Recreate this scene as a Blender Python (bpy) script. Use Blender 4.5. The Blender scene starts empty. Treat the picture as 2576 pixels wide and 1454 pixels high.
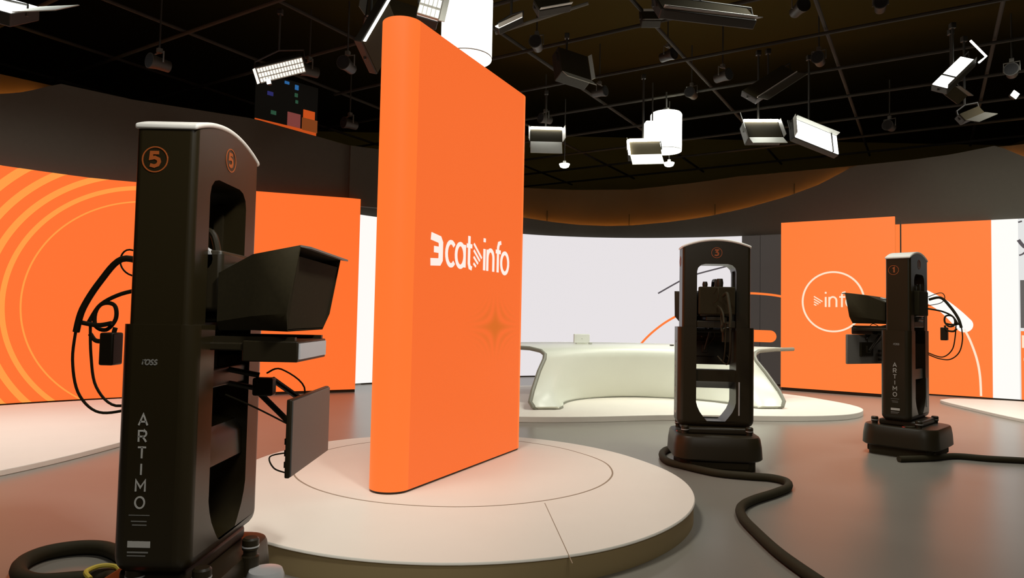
import bpy, math, random
from mathutils import Vector, Matrix
random.seed(4)
sc = bpy.context.scene
COL = sc.collection
PI = math.pi

# ------------------------------------------------------------------ camera
W, H, F = 2576, 1454, 1677.4
PITCH, ROLL = 0.0429, 0.0203
CAM = Vector((0, 0, 1.4))
fw = Vector((0, math.cos(PITCH), math.sin(PITCH)))
up0 = Vector((0, -math.sin(PITCH), math.cos(PITCH)))
ri0 = Vector((1, 0, 0))
RI = ri0 * math.cos(ROLL) + up0 * math.sin(ROLL)
UP = up0 * math.cos(ROLL) - ri0 * math.sin(ROLL)
cd = bpy.data.cameras.new('camera')
cam = bpy.data.objects.new('camera', cd)
COL.objects.link(cam)
cd.sensor_width = 36
cd.lens = F / W * 36
cd.clip_end = 200
cam.matrix_world = Matrix(((RI.x, UP.x, -fw.x, CAM.x), (RI.y, UP.y, -fw.y, CAM.y),
                           (RI.z, UP.z, -fw.z, CAM.z), (0, 0, 0, 1)))
sc.camera = cam


def at(px, py, Y):
    """point of the place seen at a photo pixel, Y metres into the studio"""
    d = RI * ((px - W / 2) / F) - UP * ((py - H / 2) / F) + fw
    return CAM + d * (Y / d.y)


# ------------------------------------------------------------------ materials
def lin(r, g, b):
    f = lambda c: (c / 255 / 12.92) if c / 255 <= .04045 else ((c / 255 + .055) / 1.055) ** 2.4
    return (f(r), f(g), f(b), 1)


def mat(name, col, rough=.5, metal=0, emit=None, es=1.0, noise=0, nscale=8, spec=.5, bump=0, trans=0):
    m = bpy.data.materials.new(name)
    m.use_nodes = True
    nt = m.node_tree
    b = nt.nodes['Principled BSDF']
    b.inputs['Base Color'].default_value = col
    b.inputs['Roughness'].default_value = rough
    b.inputs['Metallic'].default_value = metal
    b.inputs['Specular IOR Level'].default_value = spec
    if trans:
        b.inputs['Transmission Weight'].default_value = trans
    if emit:
        b.inputs['Emission Color'].default_value = emit
        b.inputs['Emission Strength'].default_value = es
    if noise or bump:
        tc = nt.nodes.new('ShaderNodeTexCoord')
        n = nt.nodes.new('ShaderNodeTexNoise')
        n.inputs['Scale'].default_value = nscale
        n.inputs['Detail'].default_value = 5
        nt.links.new(tc.outputs['Object'], n.inputs['Vector'])
        if noise:
            mx = nt.nodes.new('ShaderNodeMix')
            mx.data_type = 'RGBA'
            mx.inputs['A'].default_value = tuple(c * (1 - noise) for c in col[:3]) + (1,)
            mx.inputs['B'].default_value = tuple(min(1, c * (1 + noise)) for c in col[:3]) + (1,)
            nt.links.new(n.outputs['Fac'], mx.inputs['Factor'])
            nt.links.new(mx.outputs['Result'], b.inputs['Base Color'])
        if bump:
            bp = nt.nodes.new('ShaderNodeBump')
            bp.inputs['Strength'].default_value = bump
            nt.links.new(n.outputs['Fac'], bp.inputs['Height'])
            nt.links.new(bp.outputs['Normal'], b.inputs['Normal'])
    return m


def screen(name, rgb, s=1.0):
    return mat(name, (.01, .01, .01, 1), .5, emit=lin(*rgb), es=s, spec=.15)


K = (0, 0, 0, 1)
M_floor = mat('studio_vinyl', (.228, .208, .178, 1), .30, noise=.10, nscale=1.3, spec=.5)
M_stage = mat('stage_laminate', (.80, .75, .67, 1), .5, noise=.03, nscale=2.5, spec=.3)
M_stage_side = mat('stage_side', (.40, .30, .15, 1), .55, spec=.3)
M_groove = mat('groove', (.30, .23, .16, 1), .8)
M_wall = mat('charcoal_fabric', (.083, .076, .060, 1), .85, noise=.06, nscale=14, spec=.2)
M_brown = mat('brown_panel', (.09, .058, .026, 1), .8, noise=.05, nscale=5, spec=.2)
M_ceil = mat('black_paint', (.05, .037, .010, 1), .95, spec=.05)
M_void = mat('dark_brown_paint', (.30, .22, .05, 1), .95, spec=.05)
M_black = mat('black_plastic', (.022, .016, .007, 1), .42, spec=.35)
M_gloss = mat('gloss_black', (.022, .0155, .0055, 1), .34, spec=.42)
M_matte = mat('black_fabric', (.03, .023, .010, 1), .85, noise=.2, nscale=60, spec=.15)
M_rubber = mat('black_rubber', (.03, .024, .011, 1), .75, noise=.2, nscale=40, spec=.2)
M_rim = mat('pale_rim', (.86, .83, .77, 1), .4)
M_metal = mat('brushed_metal', (.35, .34, .33, 1), .4, metal=.8)
M_mon = mat('grey_screen', (.12, .11, .10, 1), .42, spec=.5)
M_back = mat('grey_casing', (.22, .20, .18, 1), .5)
M_plate = mat('grey_plate', (.75, .75, .78, 1), .5)
M_silver = mat('silver_plastic', (.5, .5, .5, 1), .3, spec=.5)
M_lampbody = mat('lamp_housing', (.02, .018, .013, 1), .55, noise=.15, nscale=20)
M_flap = mat('lamp_flap', (.55, .56, .51, 1), .5)
M_flapk = mat('lamp_flap_black', (.09, .085, .07, 1), .55)
M_pipe = mat('grid_pipe', (.014, .011, .005, 1), .85, noise=.1, nscale=10)
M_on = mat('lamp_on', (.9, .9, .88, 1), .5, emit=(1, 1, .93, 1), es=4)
M_lant = mat('lantern_cloth', (.9, .9, .88, 1), .7, emit=(1, 1, .93, 1), es=2.2)
M_tube = mat('flap_light', (.9, .9, .88, 1), .5, emit=(1, 1, .93, 1), es=40)
M_dimon = mat('lamp_dim', (.8, .8, .78, 1), .5, emit=(1, 1, .93, 1), es=.85)
M_cove = mat('cove_strip', (.5, .3, .1, 1), .5, emit=(1, .42, .09, 1), es=22)
M_letter = mat('white_lettering', (.5, .48, .44, 1), .5)
M_dimletter = mat('grey_lettering', (.22, .21, .19, 1), .5)
M_orange_mark = mat('orange_mark', (.40, .09, .015, 1), .5)
M_red = mat('red_button', (.55, .03, .02, 1), .4)
M_yellow = mat('yellow_tape', (.55, .42, .05, 1), .6)
M_desk = mat('desk_shell', (.80, .82, .72, 1), .32, noise=.02, nscale=3, spec=.4)
M_white = mat('white_plastic', (.9, .92, .86, 1), .5)
M_trim = mat('desk_edge', (.24, .24, .19, 1), .5)
M_glass = mat('dark_glass', (.02, .02, .02, 1), .12, spec=.5)
S_orange = screen('led_orange', (255, 121, 50))
S_left = screen('led_orange_left', (255, 113, 46))
S_ring = screen('led_ring', (255, 155, 66))
S_nose = screen('led_nose', (255, 119, 48))  # angle brightness of the rounded nose, put into the colour
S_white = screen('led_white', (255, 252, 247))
S_grey = screen('led_pale', (231, 226, 228))
S_dgrey = screen('led_charcoal', (62, 57, 53))
S_dark = screen('led_line', (82, 76, 80))
S_right = screen('led_orange_right', (255, 125, 54))
S_cream = screen('led_cream', (255, 228, 200))
S_logo = screen('led_logo', (255, 240, 230))
S_grey2 = screen('led_grey', (226, 226, 224))
S_mid = screen('led_midgrey', (95, 91, 88))

# slab face: orange LED with the camera's moire star painted into its glow
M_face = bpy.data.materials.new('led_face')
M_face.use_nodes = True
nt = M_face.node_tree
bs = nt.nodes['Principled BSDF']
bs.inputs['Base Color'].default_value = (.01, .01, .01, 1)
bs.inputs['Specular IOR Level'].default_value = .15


def nd(t, **k):
    n = nt.nodes.new(t)
    for a, b in k.items():
        setattr(n, a, b)
    return n


def mth(op, a, b=None):
    n = nd('ShaderNodeMath', operation=op)
    for i, v in enumerate((a, b)):
        if v is None:
            continue
        if isinstance(v, (int, float)):
            n.inputs[i].default_value = v
        else:
            nt.links.new(v, n.inputs[i])
    return n.outputs[0]


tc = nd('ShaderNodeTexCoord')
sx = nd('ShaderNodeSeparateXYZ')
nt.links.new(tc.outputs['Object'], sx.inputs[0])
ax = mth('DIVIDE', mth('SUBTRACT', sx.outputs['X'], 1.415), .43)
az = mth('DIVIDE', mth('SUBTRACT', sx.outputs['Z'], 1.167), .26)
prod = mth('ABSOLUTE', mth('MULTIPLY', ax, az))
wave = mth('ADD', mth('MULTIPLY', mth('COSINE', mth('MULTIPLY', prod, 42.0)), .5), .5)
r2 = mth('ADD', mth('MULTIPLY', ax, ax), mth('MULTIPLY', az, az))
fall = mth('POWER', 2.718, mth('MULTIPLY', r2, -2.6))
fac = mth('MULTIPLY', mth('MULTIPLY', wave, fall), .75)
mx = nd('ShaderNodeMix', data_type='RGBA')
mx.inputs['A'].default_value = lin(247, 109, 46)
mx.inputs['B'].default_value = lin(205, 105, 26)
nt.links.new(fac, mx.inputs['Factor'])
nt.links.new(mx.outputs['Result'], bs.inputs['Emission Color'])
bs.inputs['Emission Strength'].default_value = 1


# ------------------------------------------------------------------ mesh helpers
class MB:
    def __init__(s):
        s.v, s.f = [], []

    def add(s, vs, fs):
        o = len(s.v)
        s.v += [Vector(v) for v in vs]
        s.f += [tuple(i + o for i in f) for f in fs]
        return s

    def box(s, x0, x1, y0, y1, z0, z1):
        return s.add([(x, y, z) for x in (x0, x1) for y in (y0, y1) for z in (z0, z1)],
                     [(0, 1, 3, 2), (4, 6, 7, 5), (0, 4, 5, 1), (2, 3, 7, 6), (0, 2, 6, 4), (1, 5, 7, 3)])

    def obox(s, c, r, u, n):  # oriented box: centre and half vectors
        return s.add([c + r * a + u * b + n * d for a in (-1, 1) for b in (-1, 1) for d in (-1, 1)],
                     [(0, 1, 3, 2), (4, 6, 7, 5), (0, 4, 5, 1), (2, 3, 7, 6), (0, 2, 6, 4), (1, 5, 7, 3)])

    def loft(s, rings, caps=True, closed=True):
        n = len(rings[0])
        vs = [p for r in rings for p in r]
        fs = []
        for k in range(len(rings) - 1):
            for i in range(n if closed else n - 1):
                j = (i + 1) % n
                fs.append((k * n + i, k * n + j, (k + 1) * n + j, (k + 1) * n + i))
        if caps:
            fs.append(tuple(range(n))[::-1])
            fs.append(tuple((len(rings) - 1) * n + i for i in range(n)))
        return s.add(vs, fs)

    def prism(s, out, z0, z1):
        return s.loft([[(x, y, z0) for x, y in out], [(x, y, z1) for x, y in out]])

    def prism_x(s, out, x0, x1):  # outline in (y, z), extruded along x
        return s.loft([[(x0, y, z) for y, z in out], [(x1, y, z) for y, z in out]])

    def lathe(s, prof, c=(0, 0, 0), n=24, axis='z'):
        rings = []
        for r, h in prof:
            rg = []
            for i in range(n):
                a = 2 * PI * i / n
                p = (r * math.cos(a), r * math.sin(a), h)
                if axis == 'x':
                    p = (p[2], p[0], p[1])
                elif axis == 'y':
                    p = (p[1], p[2], p[0])
                rg.append(Vector(p) + Vector(c))
            rings.append(rg)
        return s.loft(rings)

    def tube(s, pts, r, n=10, closed=False):
        pts = [Vector(p) for p in pts]
        N = len(pts)
        rings = []
        t0 = None
        for i in range(N):
            a = pts[i - 1] if (i > 0 or closed) else pts[0]
            b = pts[(i + 1) % N] if (i < N - 1 or closed) else pts[-1]
            t = (b - a).normalized()
            if t0 is None:
                x = t.cross(Vector((0, 0, 1)))
                if x.length < .1:
                    x = t.cross(Vector((1, 0, 0)))
                x.normalize()
            else:
                x = (x - t * x.dot(t)).normalized()
            t0 = t
            y = t.cross(x)
            rr = r[i] if isinstance(r, (list, tuple)) else r
            rings.append([pts[i] + x * (rr * math.cos(2 * PI * k / n)) + y * (rr * math.sin(2 * PI * k / n)) for k in range(n)])
        if closed:
            rings.append(rings[0])
            return s.loft(rings, caps=False)
        return s.loft(rings)

    def build(s, name, m, parent=None, off=None, bevel=0, seg=3, smooth=35, weight=None, solid=0):
        me = bpy.data.meshes.new(name)
        o3 = off if off is not None else Vector((0, 0, 0))
        me.from_pydata([v - o3 for v in s.v], [], s.f)
        me.validate()
        import bmesh
        bm = bmesh.new()
        bm.from_mesh(me)
        bmesh.ops.recalc_face_normals(bm, faces=bm.faces)
        if weight:
            L = bm.edges.layers.float.new('bevel_weight_edge')
            for e in bm.edges:
                e[L] = weight(e.verts[0].co, e.verts[1].co)
        bm.to_mesh(me)
        bm.free()
        me.materials.append(m)
        if smooth:
            me.shade_smooth()
            me.set_sharp_from_angle(angle=math.radians(smooth))
        ob = bpy.data.objects.new(name, me)
        COL.objects.link(ob)
        if solid:
            md = ob.modifiers.new('solid', 'SOLIDIFY')
            md.thickness = solid
            md.offset = 0
        if bevel:
            md = ob.modifiers.new('bevel', 'BEVEL')
            md.width = bevel
            md.segments = seg
            if weight:
                md.limit_method = 'WEIGHT'
            else:
                md.limit_method = 'ANGLE'
                md.angle_limit = math.radians(40)
        if parent:
            ob.parent = parent
        return ob


def tag(o, label, cat, group=None):
    o['label'] = label
    o['category'] = cat
    if group:
        o['group'] = group
    return o


def thing(name, label, cat, loc=(0, 0, 0), rz=0, group=None):
    o = bpy.data.objects.new(name, None)
    COL.objects.link(o)
    o.empty_display_size = .1
    o.location = loc
    o.rotation_euler = (0, 0, rz)
    return tag(o, label, cat, group)


def struct(o):
    o['kind'] = 'structure'
    return o


def spline(pts, n=8, closed=False):
    pts = [Vector(p) for p in pts]
    N = len(pts)
    out = []
    for i in range(N if closed else N - 1):
        g = lambda k: pts[k % N] if closed else pts[max(0, min(N - 1, k))]
        p0, p1, p2, p3 = g(i - 1), g(i), g(i + 1), g(i + 2)
        for j in range(n):
            t = j / n
            out.append(.5 * ((2 * p1) + (p2 - p0) * t + (2 * p0 - 5 * p1 + 4 * p2 - p3) * t * t
                             + (3 * p1 - p0 - 3 * p2 + p3) * t ** 3))
    if not closed:
        out.append(pts[-1])
    return out


def ribbon(mb, path, w, fmap, closed=False, th=.004):
    """flat stroke of width w along a 2-D path, mapped into the place by fmap(a, b, out)"""
    P = [Vector((p[0], p[1])) for p in path]
    N = len(P)
    L, R = [], []
    for i in range(N):
        a = P[i - 1] if (i > 0 or closed) else None
        b = P[(i + 1) % N] if (i < N - 1 or closed) else None
        d1 = (P[i] - a).normalized() if a is not None else None
        d2 = (b - P[i]).normalized() if b is not None else None
        if d1 is None:
            d1 = d2
        if d2 is None:
            d2 = d1
        n1 = Vector((-d1.y, d1.x))
        n2 = Vector((-d2.y, d2.x))
        m = n1 + n2
        m = m.normalized() if m.length > 1e-6 else n1
        k = 1 / max(.45, m.dot(n1))
        ww = w[i] if isinstance(w, (list, tuple)) else w
        L.append(P[i] + m * (ww / 2 * k))
        R.append(P[i] - m * (ww / 2 * k))
    rings = []
    for i in range(N):
        rings.append([fmap(L[i].x, L[i].y, 0), fmap(R[i].x, R[i].y, 0), fmap(R[i].x, R[i].y, th), fmap(L[i].x, L[i].y, th)])
    if closed:
        rings.append(rings[0])
    mb.loft(rings, caps=not closed)


def arc(cx, cy, rx, ry, a0, a1, n=16):
    return [(cx + rx * math.cos(math.radians(a0 + (a1 - a0) * i / n)), cy + ry * math.sin(math.radians(a0 + (a1 - a0) * i / n))) for i in range(n + 1)]


def fillpoly(mb, pts, fmap, th=.004):
    mb.loft([[fmap(a, b, 0) for a, b in pts], [fmap(a, b, th) for a, b in pts]])


# glyphs in a box of height 1 (baseline 0): list of (polyline, closed), and advance
X = .68
GL = {
    'c': ([arc(.28, X / 2, .28, X / 2, 45, 315)], .60),
    'a': ([arc(.28, X / 2, .28, X / 2, 0, 360, 24), [(.56, X), (.56, 0)]], .70),
    't': ([[(.16, .98), (.16, .15), (.22, .03), (.36, 0)], [(.0, X), (.36, X)]], .46),
    'i': ([[(.05, 0), (.05, X)], [(.05, .9), (.05, 1.02)]], .22),
    'n': ([[(.05, 0), (.05, X)], [(.05, .40)] + arc(.27, .42, .22, X - .42, 180, 0, 10) + [(.49, 0)]], .66),
    'f': ([[(.16, 0), (.16, .82), (.22, .96), (.38, 1.0)], [(0, X), (.36, X)]], .42),
    'o': ([arc(.28, X / 2, .28, X / 2, 0, 360, 24)], .66),
    'r': ([[(.05, 0), (.05, X)], [(.05, .42), (.14, .6), (.34, X)]], .42),
    's': ([[(.40, .6), (.22, X), (.05, .55), (.1, .4), (.36, .28), (.42, .12), (.24, 0), (.03, .07)]], .52),
    'A': ([[(0, 0), (.4, 1), (.8, 0)], [(.14, .33), (.66, .33)]], .9),
    'R': ([[(0, 0), (0, 1), (.45, 1)] + arc(.45, .74, .24, .26, 90, -90, 8) + [(0, .48)], [(.36, .48), (.7, 0)]], .8),
    'T': ([[(0, 1), (.74, 1)], [(.37, 1), (.37, 0)]], .8),
    'I': ([[(.05, 0), (.05, 1)]], .1),
    'M': ([[(0, 0), (0, 1), (.42, .35), (.84, 1), (.84, 0)]], .9),
    'O': ([arc(.42, .5, .42, .5, 0, 360, 28)], .9),
    '5': ([[(.68, 1), (.14, 1), (.1, .58), (.4, .64), (.66, .52), (.72, .32), (.62, .1), (.38, 0), (.05, .08)]], .75),
    '3': ([[(.08, 1), (.66, 1), (.34, .62), (.62, .52), (.7, .3), (.6, .08), (.34, 0), (.04, .08)]], .75),
    '1': ([[(.08, .8), (.34, 1), (.34, 0)]], .5),
}


def glyph(mb, ch, ox, oy, h, sw, fmap, th=.003, sxx=1.0, slant=0):
    for pl in GL[ch][0]:
        ribbon(mb, [(ox + (x + slant * y) * h * sxx, oy + y * h) for x, y in pl], sw, fmap, th=th)
    return GL[ch][1] * h * sxx


def plane_map(o, r, u, n):
    o, r, u, n = Vector(o), Vector(r), Vector(u), Vector(n)
    return lambda a, b, d: o + r * a + u * b + n * d


# ------------------------------------------------------------------ the setting
fl = MB().box(-16, 18, -4, 24, -.1, 0).build('floor', M_floor, smooth=0)
struct(fl)
struct(MB().box(-16, 18, -4, 24, 8.0, 8.1).build('ceiling', M_ceil, smooth=0))
struct(MB().box(-16, -15.9, -4, 24, 0, 8).build('wall_left', M_void, smooth=0))
struct(MB().box(17.9, 18, -4, 24, 0, 8).build('wall_right', M_void, smooth=0))
struct(MB().box(-16, 18, 23.9, 24, 0, 8).build('wall_far', M_void, smooth=0))

WALL = [(-10.5, 4.5), (-9.3, 6.9), (-7.35, 9.5), (-6.15, 10.6), (-4.35, 11.55), (-2.98, 12.235), (-3.25, 13.4), (-1.45, 14.97),
        (.2, 15.97), (1.6, 16.33), (3, 16.31), (4.35, 15.98), (5.4, 15.52), (6.5, 14.9), (8.05, 13.98), (9.8, 12.95), (12.5, 11.2)]


def cum(pts):
    s = [0]
    for a, b in zip(pts, pts[1:]):
        s.append(s[-1] + math.dist(a[:2], b[:2]))
    return s


def on_path(pts, cs, s):
    s = max(0, min(cs[-1], s))
    for i in range(len(pts) - 1):
        if s <= cs[i + 1] or i == len(pts) - 2:
            k = (s - cs[i]) / (cs[i + 1] - cs[i])
            a, b = Vector(pts[i][:2]), Vector(pts[i + 1][:2])
            d = (b - a).normalized()
            return a + (b - a) * k, Vector((d.y, -d.x))  # point, normal towards the room


def interp(tab, s):
    for (a, x), (b, y) in zip(tab, tab[1:]):
        if s <= b:
            return x + (y - x) * max(0, (s - a) / (b - a))
    return tab[-1][1]


WS = cum(WALL)


def curtain(name, m, prof, z0, off, s0, s1, th, step=.16, snap=()):
    mb = MB()
    ss = [s0 + (s1 - s0) * i / int((s1 - s0) / step) for i in range(int((s1 - s0) / step) + 1)]
    rings = []
    for s in ss:
        p, n = on_path(WALL, WS, s)
        p2, n2 = on_path(WALL, WS, s + .25)
        p1, n1 = on_path(WALL, WS, s - .25)
        n = (n1 + n2).normalized()
        z = interp(prof, s)
        a = p + n * off
        b = a - n * th
        rings.append([(a.x, a.y, z0), (a.x, a.y, z), (b.x, b.y, z), (b.x, b.y, z0)])
    mb.loft(rings)
    return mb.build(name, m, smooth=30)


lowp = [(0, 3.9), (3.5, 3.9), (5.0, 4.2), (5.87, 4.46), (6.15, 4.56), (6.56, 4.79), (9.39, 4.76), (11.15, 4.50), (13.0, 4.62), (13.3, 4.72), (14.0, 4.46),
        (14.8, 4.22), (15.6, 4.02), (16.64, 3.82), (17.4, 3.75), (18.1, 3.715), (18.81, 3.70), (19.4, 3.725), (20.3, 3.80), (21.25, 3.92), (22.1, 4.08), (22.92, 4.27),
        (23.63, 4.50), (24.32, 4.85), (25.4, 4.87), (26.08, 4.91), (26.84, 5.01), (27.3, 4.72), (28.5, 4.3), (31, 3.9)]
struct(curtain('wall_back', M_wall, lowp, 0, 0, 0, WS[-1], .12))
hd = Vector((.88, .475, 0)).normalized()
mb = MB(); mb.obox(Vector((-2.62, 12.405, 3.95)), hd * .48, Vector((0, 0, .55)), Vector((hd.y, -hd.x, 0)) * .06)
struct(mb.build('wall_return', M_wall, smooth=0))
# brown upper wall set back behind the charcoal header, with joints between its panels
upp = [(0, 4.95), (5.87, 4.9), (9.4, 4.84), (11.15, 4.56), (16.6, 4.64), (19.4, 4.72), (21.86, 4.95), (24.3, 4.97), (26.1, 5.0), (26.85, 5.1), (31, 5.15)]
struct(curtain('wall_upper', M_brown, upp, 2.6, -.55, .5, WS[-1] - .5, .1))
for i, s in enumerate((15.6, 17.45, 19.42, 21.3, 23.05)):
    p, n = on_path(WALL, WS, s)
    p = p - n * .545
    d = Vector((n.y, -n.x))
    mb = MB()
    mb.obox(Vector((p.x, p.y, interp(lowp, s) - .0)), Vector((d.x, d.y, 0)) * .010, Vector((0, 0, .36)), Vector((n.x, n.y, 0)) * .008)
    struct(mb.build('trim_%d' % (i + 1), M_matte, smooth=0))
# warm cove strip hidden between the header and the brown wall
for nm, sa, sb, lab in (('cove_light', 13.6, 24.2, 'warm orange light strip tucked behind the charcoal header above the news desk'),
                        ('cove_light', 3.0, 6.4, 'warm orange light strip behind the header at the far left'),
                        ('cove_light', 27.0, 28.6, 'warm orange light strip behind the header at the far right')):
    pts = []
    k = int((sb - sa) / .25)
    for i in range(k + 1):
        s = sa + (sb - sa) * i / k
        p, n = on_path(WALL, WS, s)
        p = p - n * .46
        pts.append((p.x, p.y, interp(lowp, s) - .03))
    o = MB().tube(pts, .02, 8).build('cove_light', M_cove)
    tag(o, lab, 'light', 'cove lights')

# ------------------------------------------------------------------ curved LED screens
LED = [tuple(p) for p in spline([(-9.3, 6.6), (-8.3, 8.0), (-7.15, 9.35), (-6.05, 10.33), (-4.25, 11.34), (-2.8, 12.12)], 6)]
CS = [tuple(p) for p in spline([(-2.95, 13.42), (-1.4, 14.87), (.25, 15.85), (1.6, 16.2), (3, 16.18), (4.3, 15.85), (5.32, 15.4), (6.35, 14.75)], 6)]


def path_map(pts, cs, base=0.0):
    def g(a, b, d):
        p, n = on_path(pts, cs, a)
        return Vector((p.x + n.x * (d + base), p.y + n.y * (d + base), b))
    return g


def curved(mb, pts, cs, s0, s1, zlo, zhi, front, back, n=40):
    rings = []
    for i in range(n + 1):
        s = s0 + (s1 - s0) * i / n
        p, nn = on_path(pts, cs, s)
        z0 = zlo(s) if callable(zlo) else zlo
        z1 = zhi(s) if callable(zhi) else zhi
        a, b = p + nn * front, p - nn * back
        rings.append([(a.x, a.y, z0), (a.x, a.y, z1), (b.x, b.y, z1), (b.x, b.y, z0)])
    mb.loft(rings)


lc = cum(LED)
# arc length in the table of points taken from image pixels ran along straight chords; the same start keeps it within millimetres
t = thing('led_wall', 'long curved orange screen with pale orange rings behind the nearest camera robot', 'screen', (-6, 10.4, 0))
off = t.location.copy()
led_top = lambda s: 3.39 + .12 * max(0, min(1, (s - 4.5) / 4.0))
mb = MB(); curved(mb, LED, lc, 0, lc[-1], .05, led_top, 0, .08, 60)
mb.build('screen_panel', S_left, t, off, smooth=30)
mb = MB(); curved(mb, LED, lc, 0, lc[-1], .0, .05, -.02, .08, 40)
mb.build('plinth', M_black, t, off, smooth=30)
lm_ = path_map(LED, lc, .002)
lm = lambda a, b, d: lm_(a, min(max(b, .05), led_top(a)), d)
for R, w in ((1.655, .022), (1.87, .065), (2.08, .085), (2.31, .095), (2.56, .11), (2.82, .12)):
    run = []
    parts = []
    for i in range(361):
        a = math.radians(i)
        q = (5.37 + R * math.cos(a), 1.46 + R * math.sin(a))
        ok = .05 - w * .6 < q[1] < led_top(q[0]) + w * .6 and 0.02 < q[0] < 5.37
        if ok:
            run.append(q)
        elif run:
            parts.append(run); run = []
    if run:
        parts.append(run)
    mb = MB()
    for r in parts:
        if len(r) > 3:
            ribbon(mb, r, w, lm)
    mb.build('ring_graphic', S_ring, t, off, smooth=0)

cc = cum(CS)
t = thing('led_wall', 'wide curved white screen behind the news desk with thin black and orange arcs', 'screen', (1.6, 16.2, 0))
off = t.location.copy()
mb = MB(); curved(mb, CS, cc, .75, 9.30, .03, 3.4, 0, .07, 60)
mb.build('screen_panel', S_grey, t, off, smooth=30)
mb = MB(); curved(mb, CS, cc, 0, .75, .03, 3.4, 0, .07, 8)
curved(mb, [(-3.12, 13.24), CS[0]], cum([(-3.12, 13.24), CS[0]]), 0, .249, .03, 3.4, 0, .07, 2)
mb.build('side_panel', S_white, t, off, smooth=30)['label'] = 'white left end of the screen, painted brighter for its angle'  # same curved screen; its brightness at this angle is put into the colour
mb = MB(); curved(mb, CS, cc, 9.30, 9.69, .03, 3.4, 0, .07, 8); curved(mb, CS, cc, 9.71, cc[-1], .03, 3.4, 0, .07, 8)
mb.build('dark_panel', S_dgrey, t, off, smooth=30)['label'] = 'charcoal end panels with a seam'
mb = MB(); curved(mb, CS, cc, 0, cc[-1], 0, .03, -.03, .07, 40)
mb.build('plinth', M_black, t, off, smooth=30)
cm = path_map(CS, cc, .003)


def cpath(pts, n=6):
    return [tuple(p) for p in spline(pts, n)]


mb = MB(); ribbon(mb, cpath([(7.387, 2.055), (7.968, 2.394), (8.334, 2.536), (9.141, 2.743), (9.29, 2.76)]), .035, cm)
mb.build('black_arc', S_dark, t, off, smooth=0)
mb = MB(); ribbon(mb, cpath([(6.6, .3), (7.053, .899), (7.424, 1.253), (7.792, 1.499), (8.3, 1.75), (8.9, 1.95), (9.303, 2.05), (9.586, 2.067), (10.134, 2.004), (10.6, 1.85)]), .05, cm)
mb.build('orange_arc', S_right, t, off, smooth=0)
mb = MB(); fillpoly(mb, [(9.42, .96), (9.42, 1.235)] + arc(9.93, 1.095, .135, .135, 88, -88, 10), cm, .006)
mb.build('orange_pill', S_right, t, off, smooth=0)

# ------------------------------------------------------------------ right-hand LED panels
A, B = Vector((5.655, 14.005, 0)), Vector((7.40, 12.865, 0))
d1 = (B - A).normalized(); n1 = Vector((d1.y, -d1.x, 0))
t = thing('led_panel', 'tall orange screen with a white circle and lettering right of the news desk', 'screen', (A + B) / 2)
off = t.location.copy()
L1 = (B - A).length
mb = MB(); mb.obox((A + B) / 2 + Vector((0, 0, 1.79)) - n1 * .05, d1 * (L1 / 2), Vector((0, 0, 1.725)), n1 * .05)
mb.build('screen_panel', S_right, t, off, smooth=0)
mb = MB(); mb.obox((A + B) / 2 + Vector((0, 0, .0325)) - n1 * .08, d1 * (L1 / 2 - .01), Vector((0, 0, .0325)), n1 * .04)
mb.build('plinth', M_black, t, off, smooth=0)
mb = MB(); mb.obox(B + Vector((0, 0, 1.72)) - n1 * .14 + d1 * .09, d1 * .012, Vector((0, 0, 1.72)), n1 * .012)
mb.build('support_post', M_black, t, off, smooth=0)
pm = plane_map(A, d1, (0, 0, 1), n1)
mb = MB(); ribbon(mb, arc(.99, 1.853, .565, .60, 0, 359, 72), .035, pm, closed=True)
mb.build('circle_graphic', S_cream, t, off, smooth=0)


def playmark(mb, x0, x1, z0, z1, fmap, bars, w):
    zm = (z0 + z1) / 2
    for i in range(bars):
        k = i / bars
        a = (x0, z1 - (z1 - z0) * k)
        e = 1 - k
        b = (x0 + (x1 - x0) * e ** .9, zm + (z0 - zm) * (k * .95))
        ribbon(mb, [a, b], w, fmap)


mb = MB()
x = .845
for ch in 'info':
    x += glyph(mb, ch, x, 1.745, .30, .034, pm, .004)
playmark(mb, .64, .80, 1.745, 1.96, pm, 4, .022)
mb.build('lettering', S_cream, t, off, smooth=0)

A = Vector((8.525, 13.56, 0)); d2 = Vector((.86, -.511, 0)).normalized(); n2 = Vector((d2.y, -d2.x, 0))
t = thing('led_wall', 'orange and white screen at the right edge, behind the farthest camera robot', 'screen', A + d2 * .6)
off = t.location.copy()


def p2(name, m, a0, a1, z0, z1, fr=0.0):
    mb = MB()
    mb.obox(A + d2 * ((a0 + a1) / 2) + Vector((0, 0, (z0 + z1) / 2)) - n2 * (.05 - fr), d2 * ((a1 - a0) / 2), Vector((0, 0, (z1 - z0) / 2)), n2 * .05)
    return mb.build(name, m, t, off, smooth=0)


p2('screen_panel', S_right, -.62, 1.015, .03, 3.51)
p2('white_panel', S_white, 1.015, 1.437, .03, 3.51)
p2('picture_panel', S_grey2, 1.437, 3.4, .03, 3.51)
p2('picture_block', S_mid, 1.46, 3.4, 1.40, 2.32, .004)['label'] = 'dark grey picture block'
p2('picture_block', S_right, 1.46, 3.4, .03, 1.34, .004)['label'] = 'orange picture block'
p2('picture_block', S_cream, 1.475, 1.9, 1.02, 1.26, .008)['label'] = 'cream caption box'
p2('plinth', M_black, -.62, 3.4, 0, .03, -.02)
qm = plane_map(A, d2, (0, 0, 1), n2)
mb = MB()
ribbon(mb, cpath([(-.5, 2.22), (-.25, 2.12), (-.03, 1.98), (.22, 1.81), (.42, 1.61), (.56, 1.44)]), [.18 + .12 * i / 30 for i in range(31)], qm)
fillpoly(mb, arc(.56, 1.44, .15, .15, 0, 345, 22), qm)
mb.build('white_swoosh', S_white, t, off, smooth=0)
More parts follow.
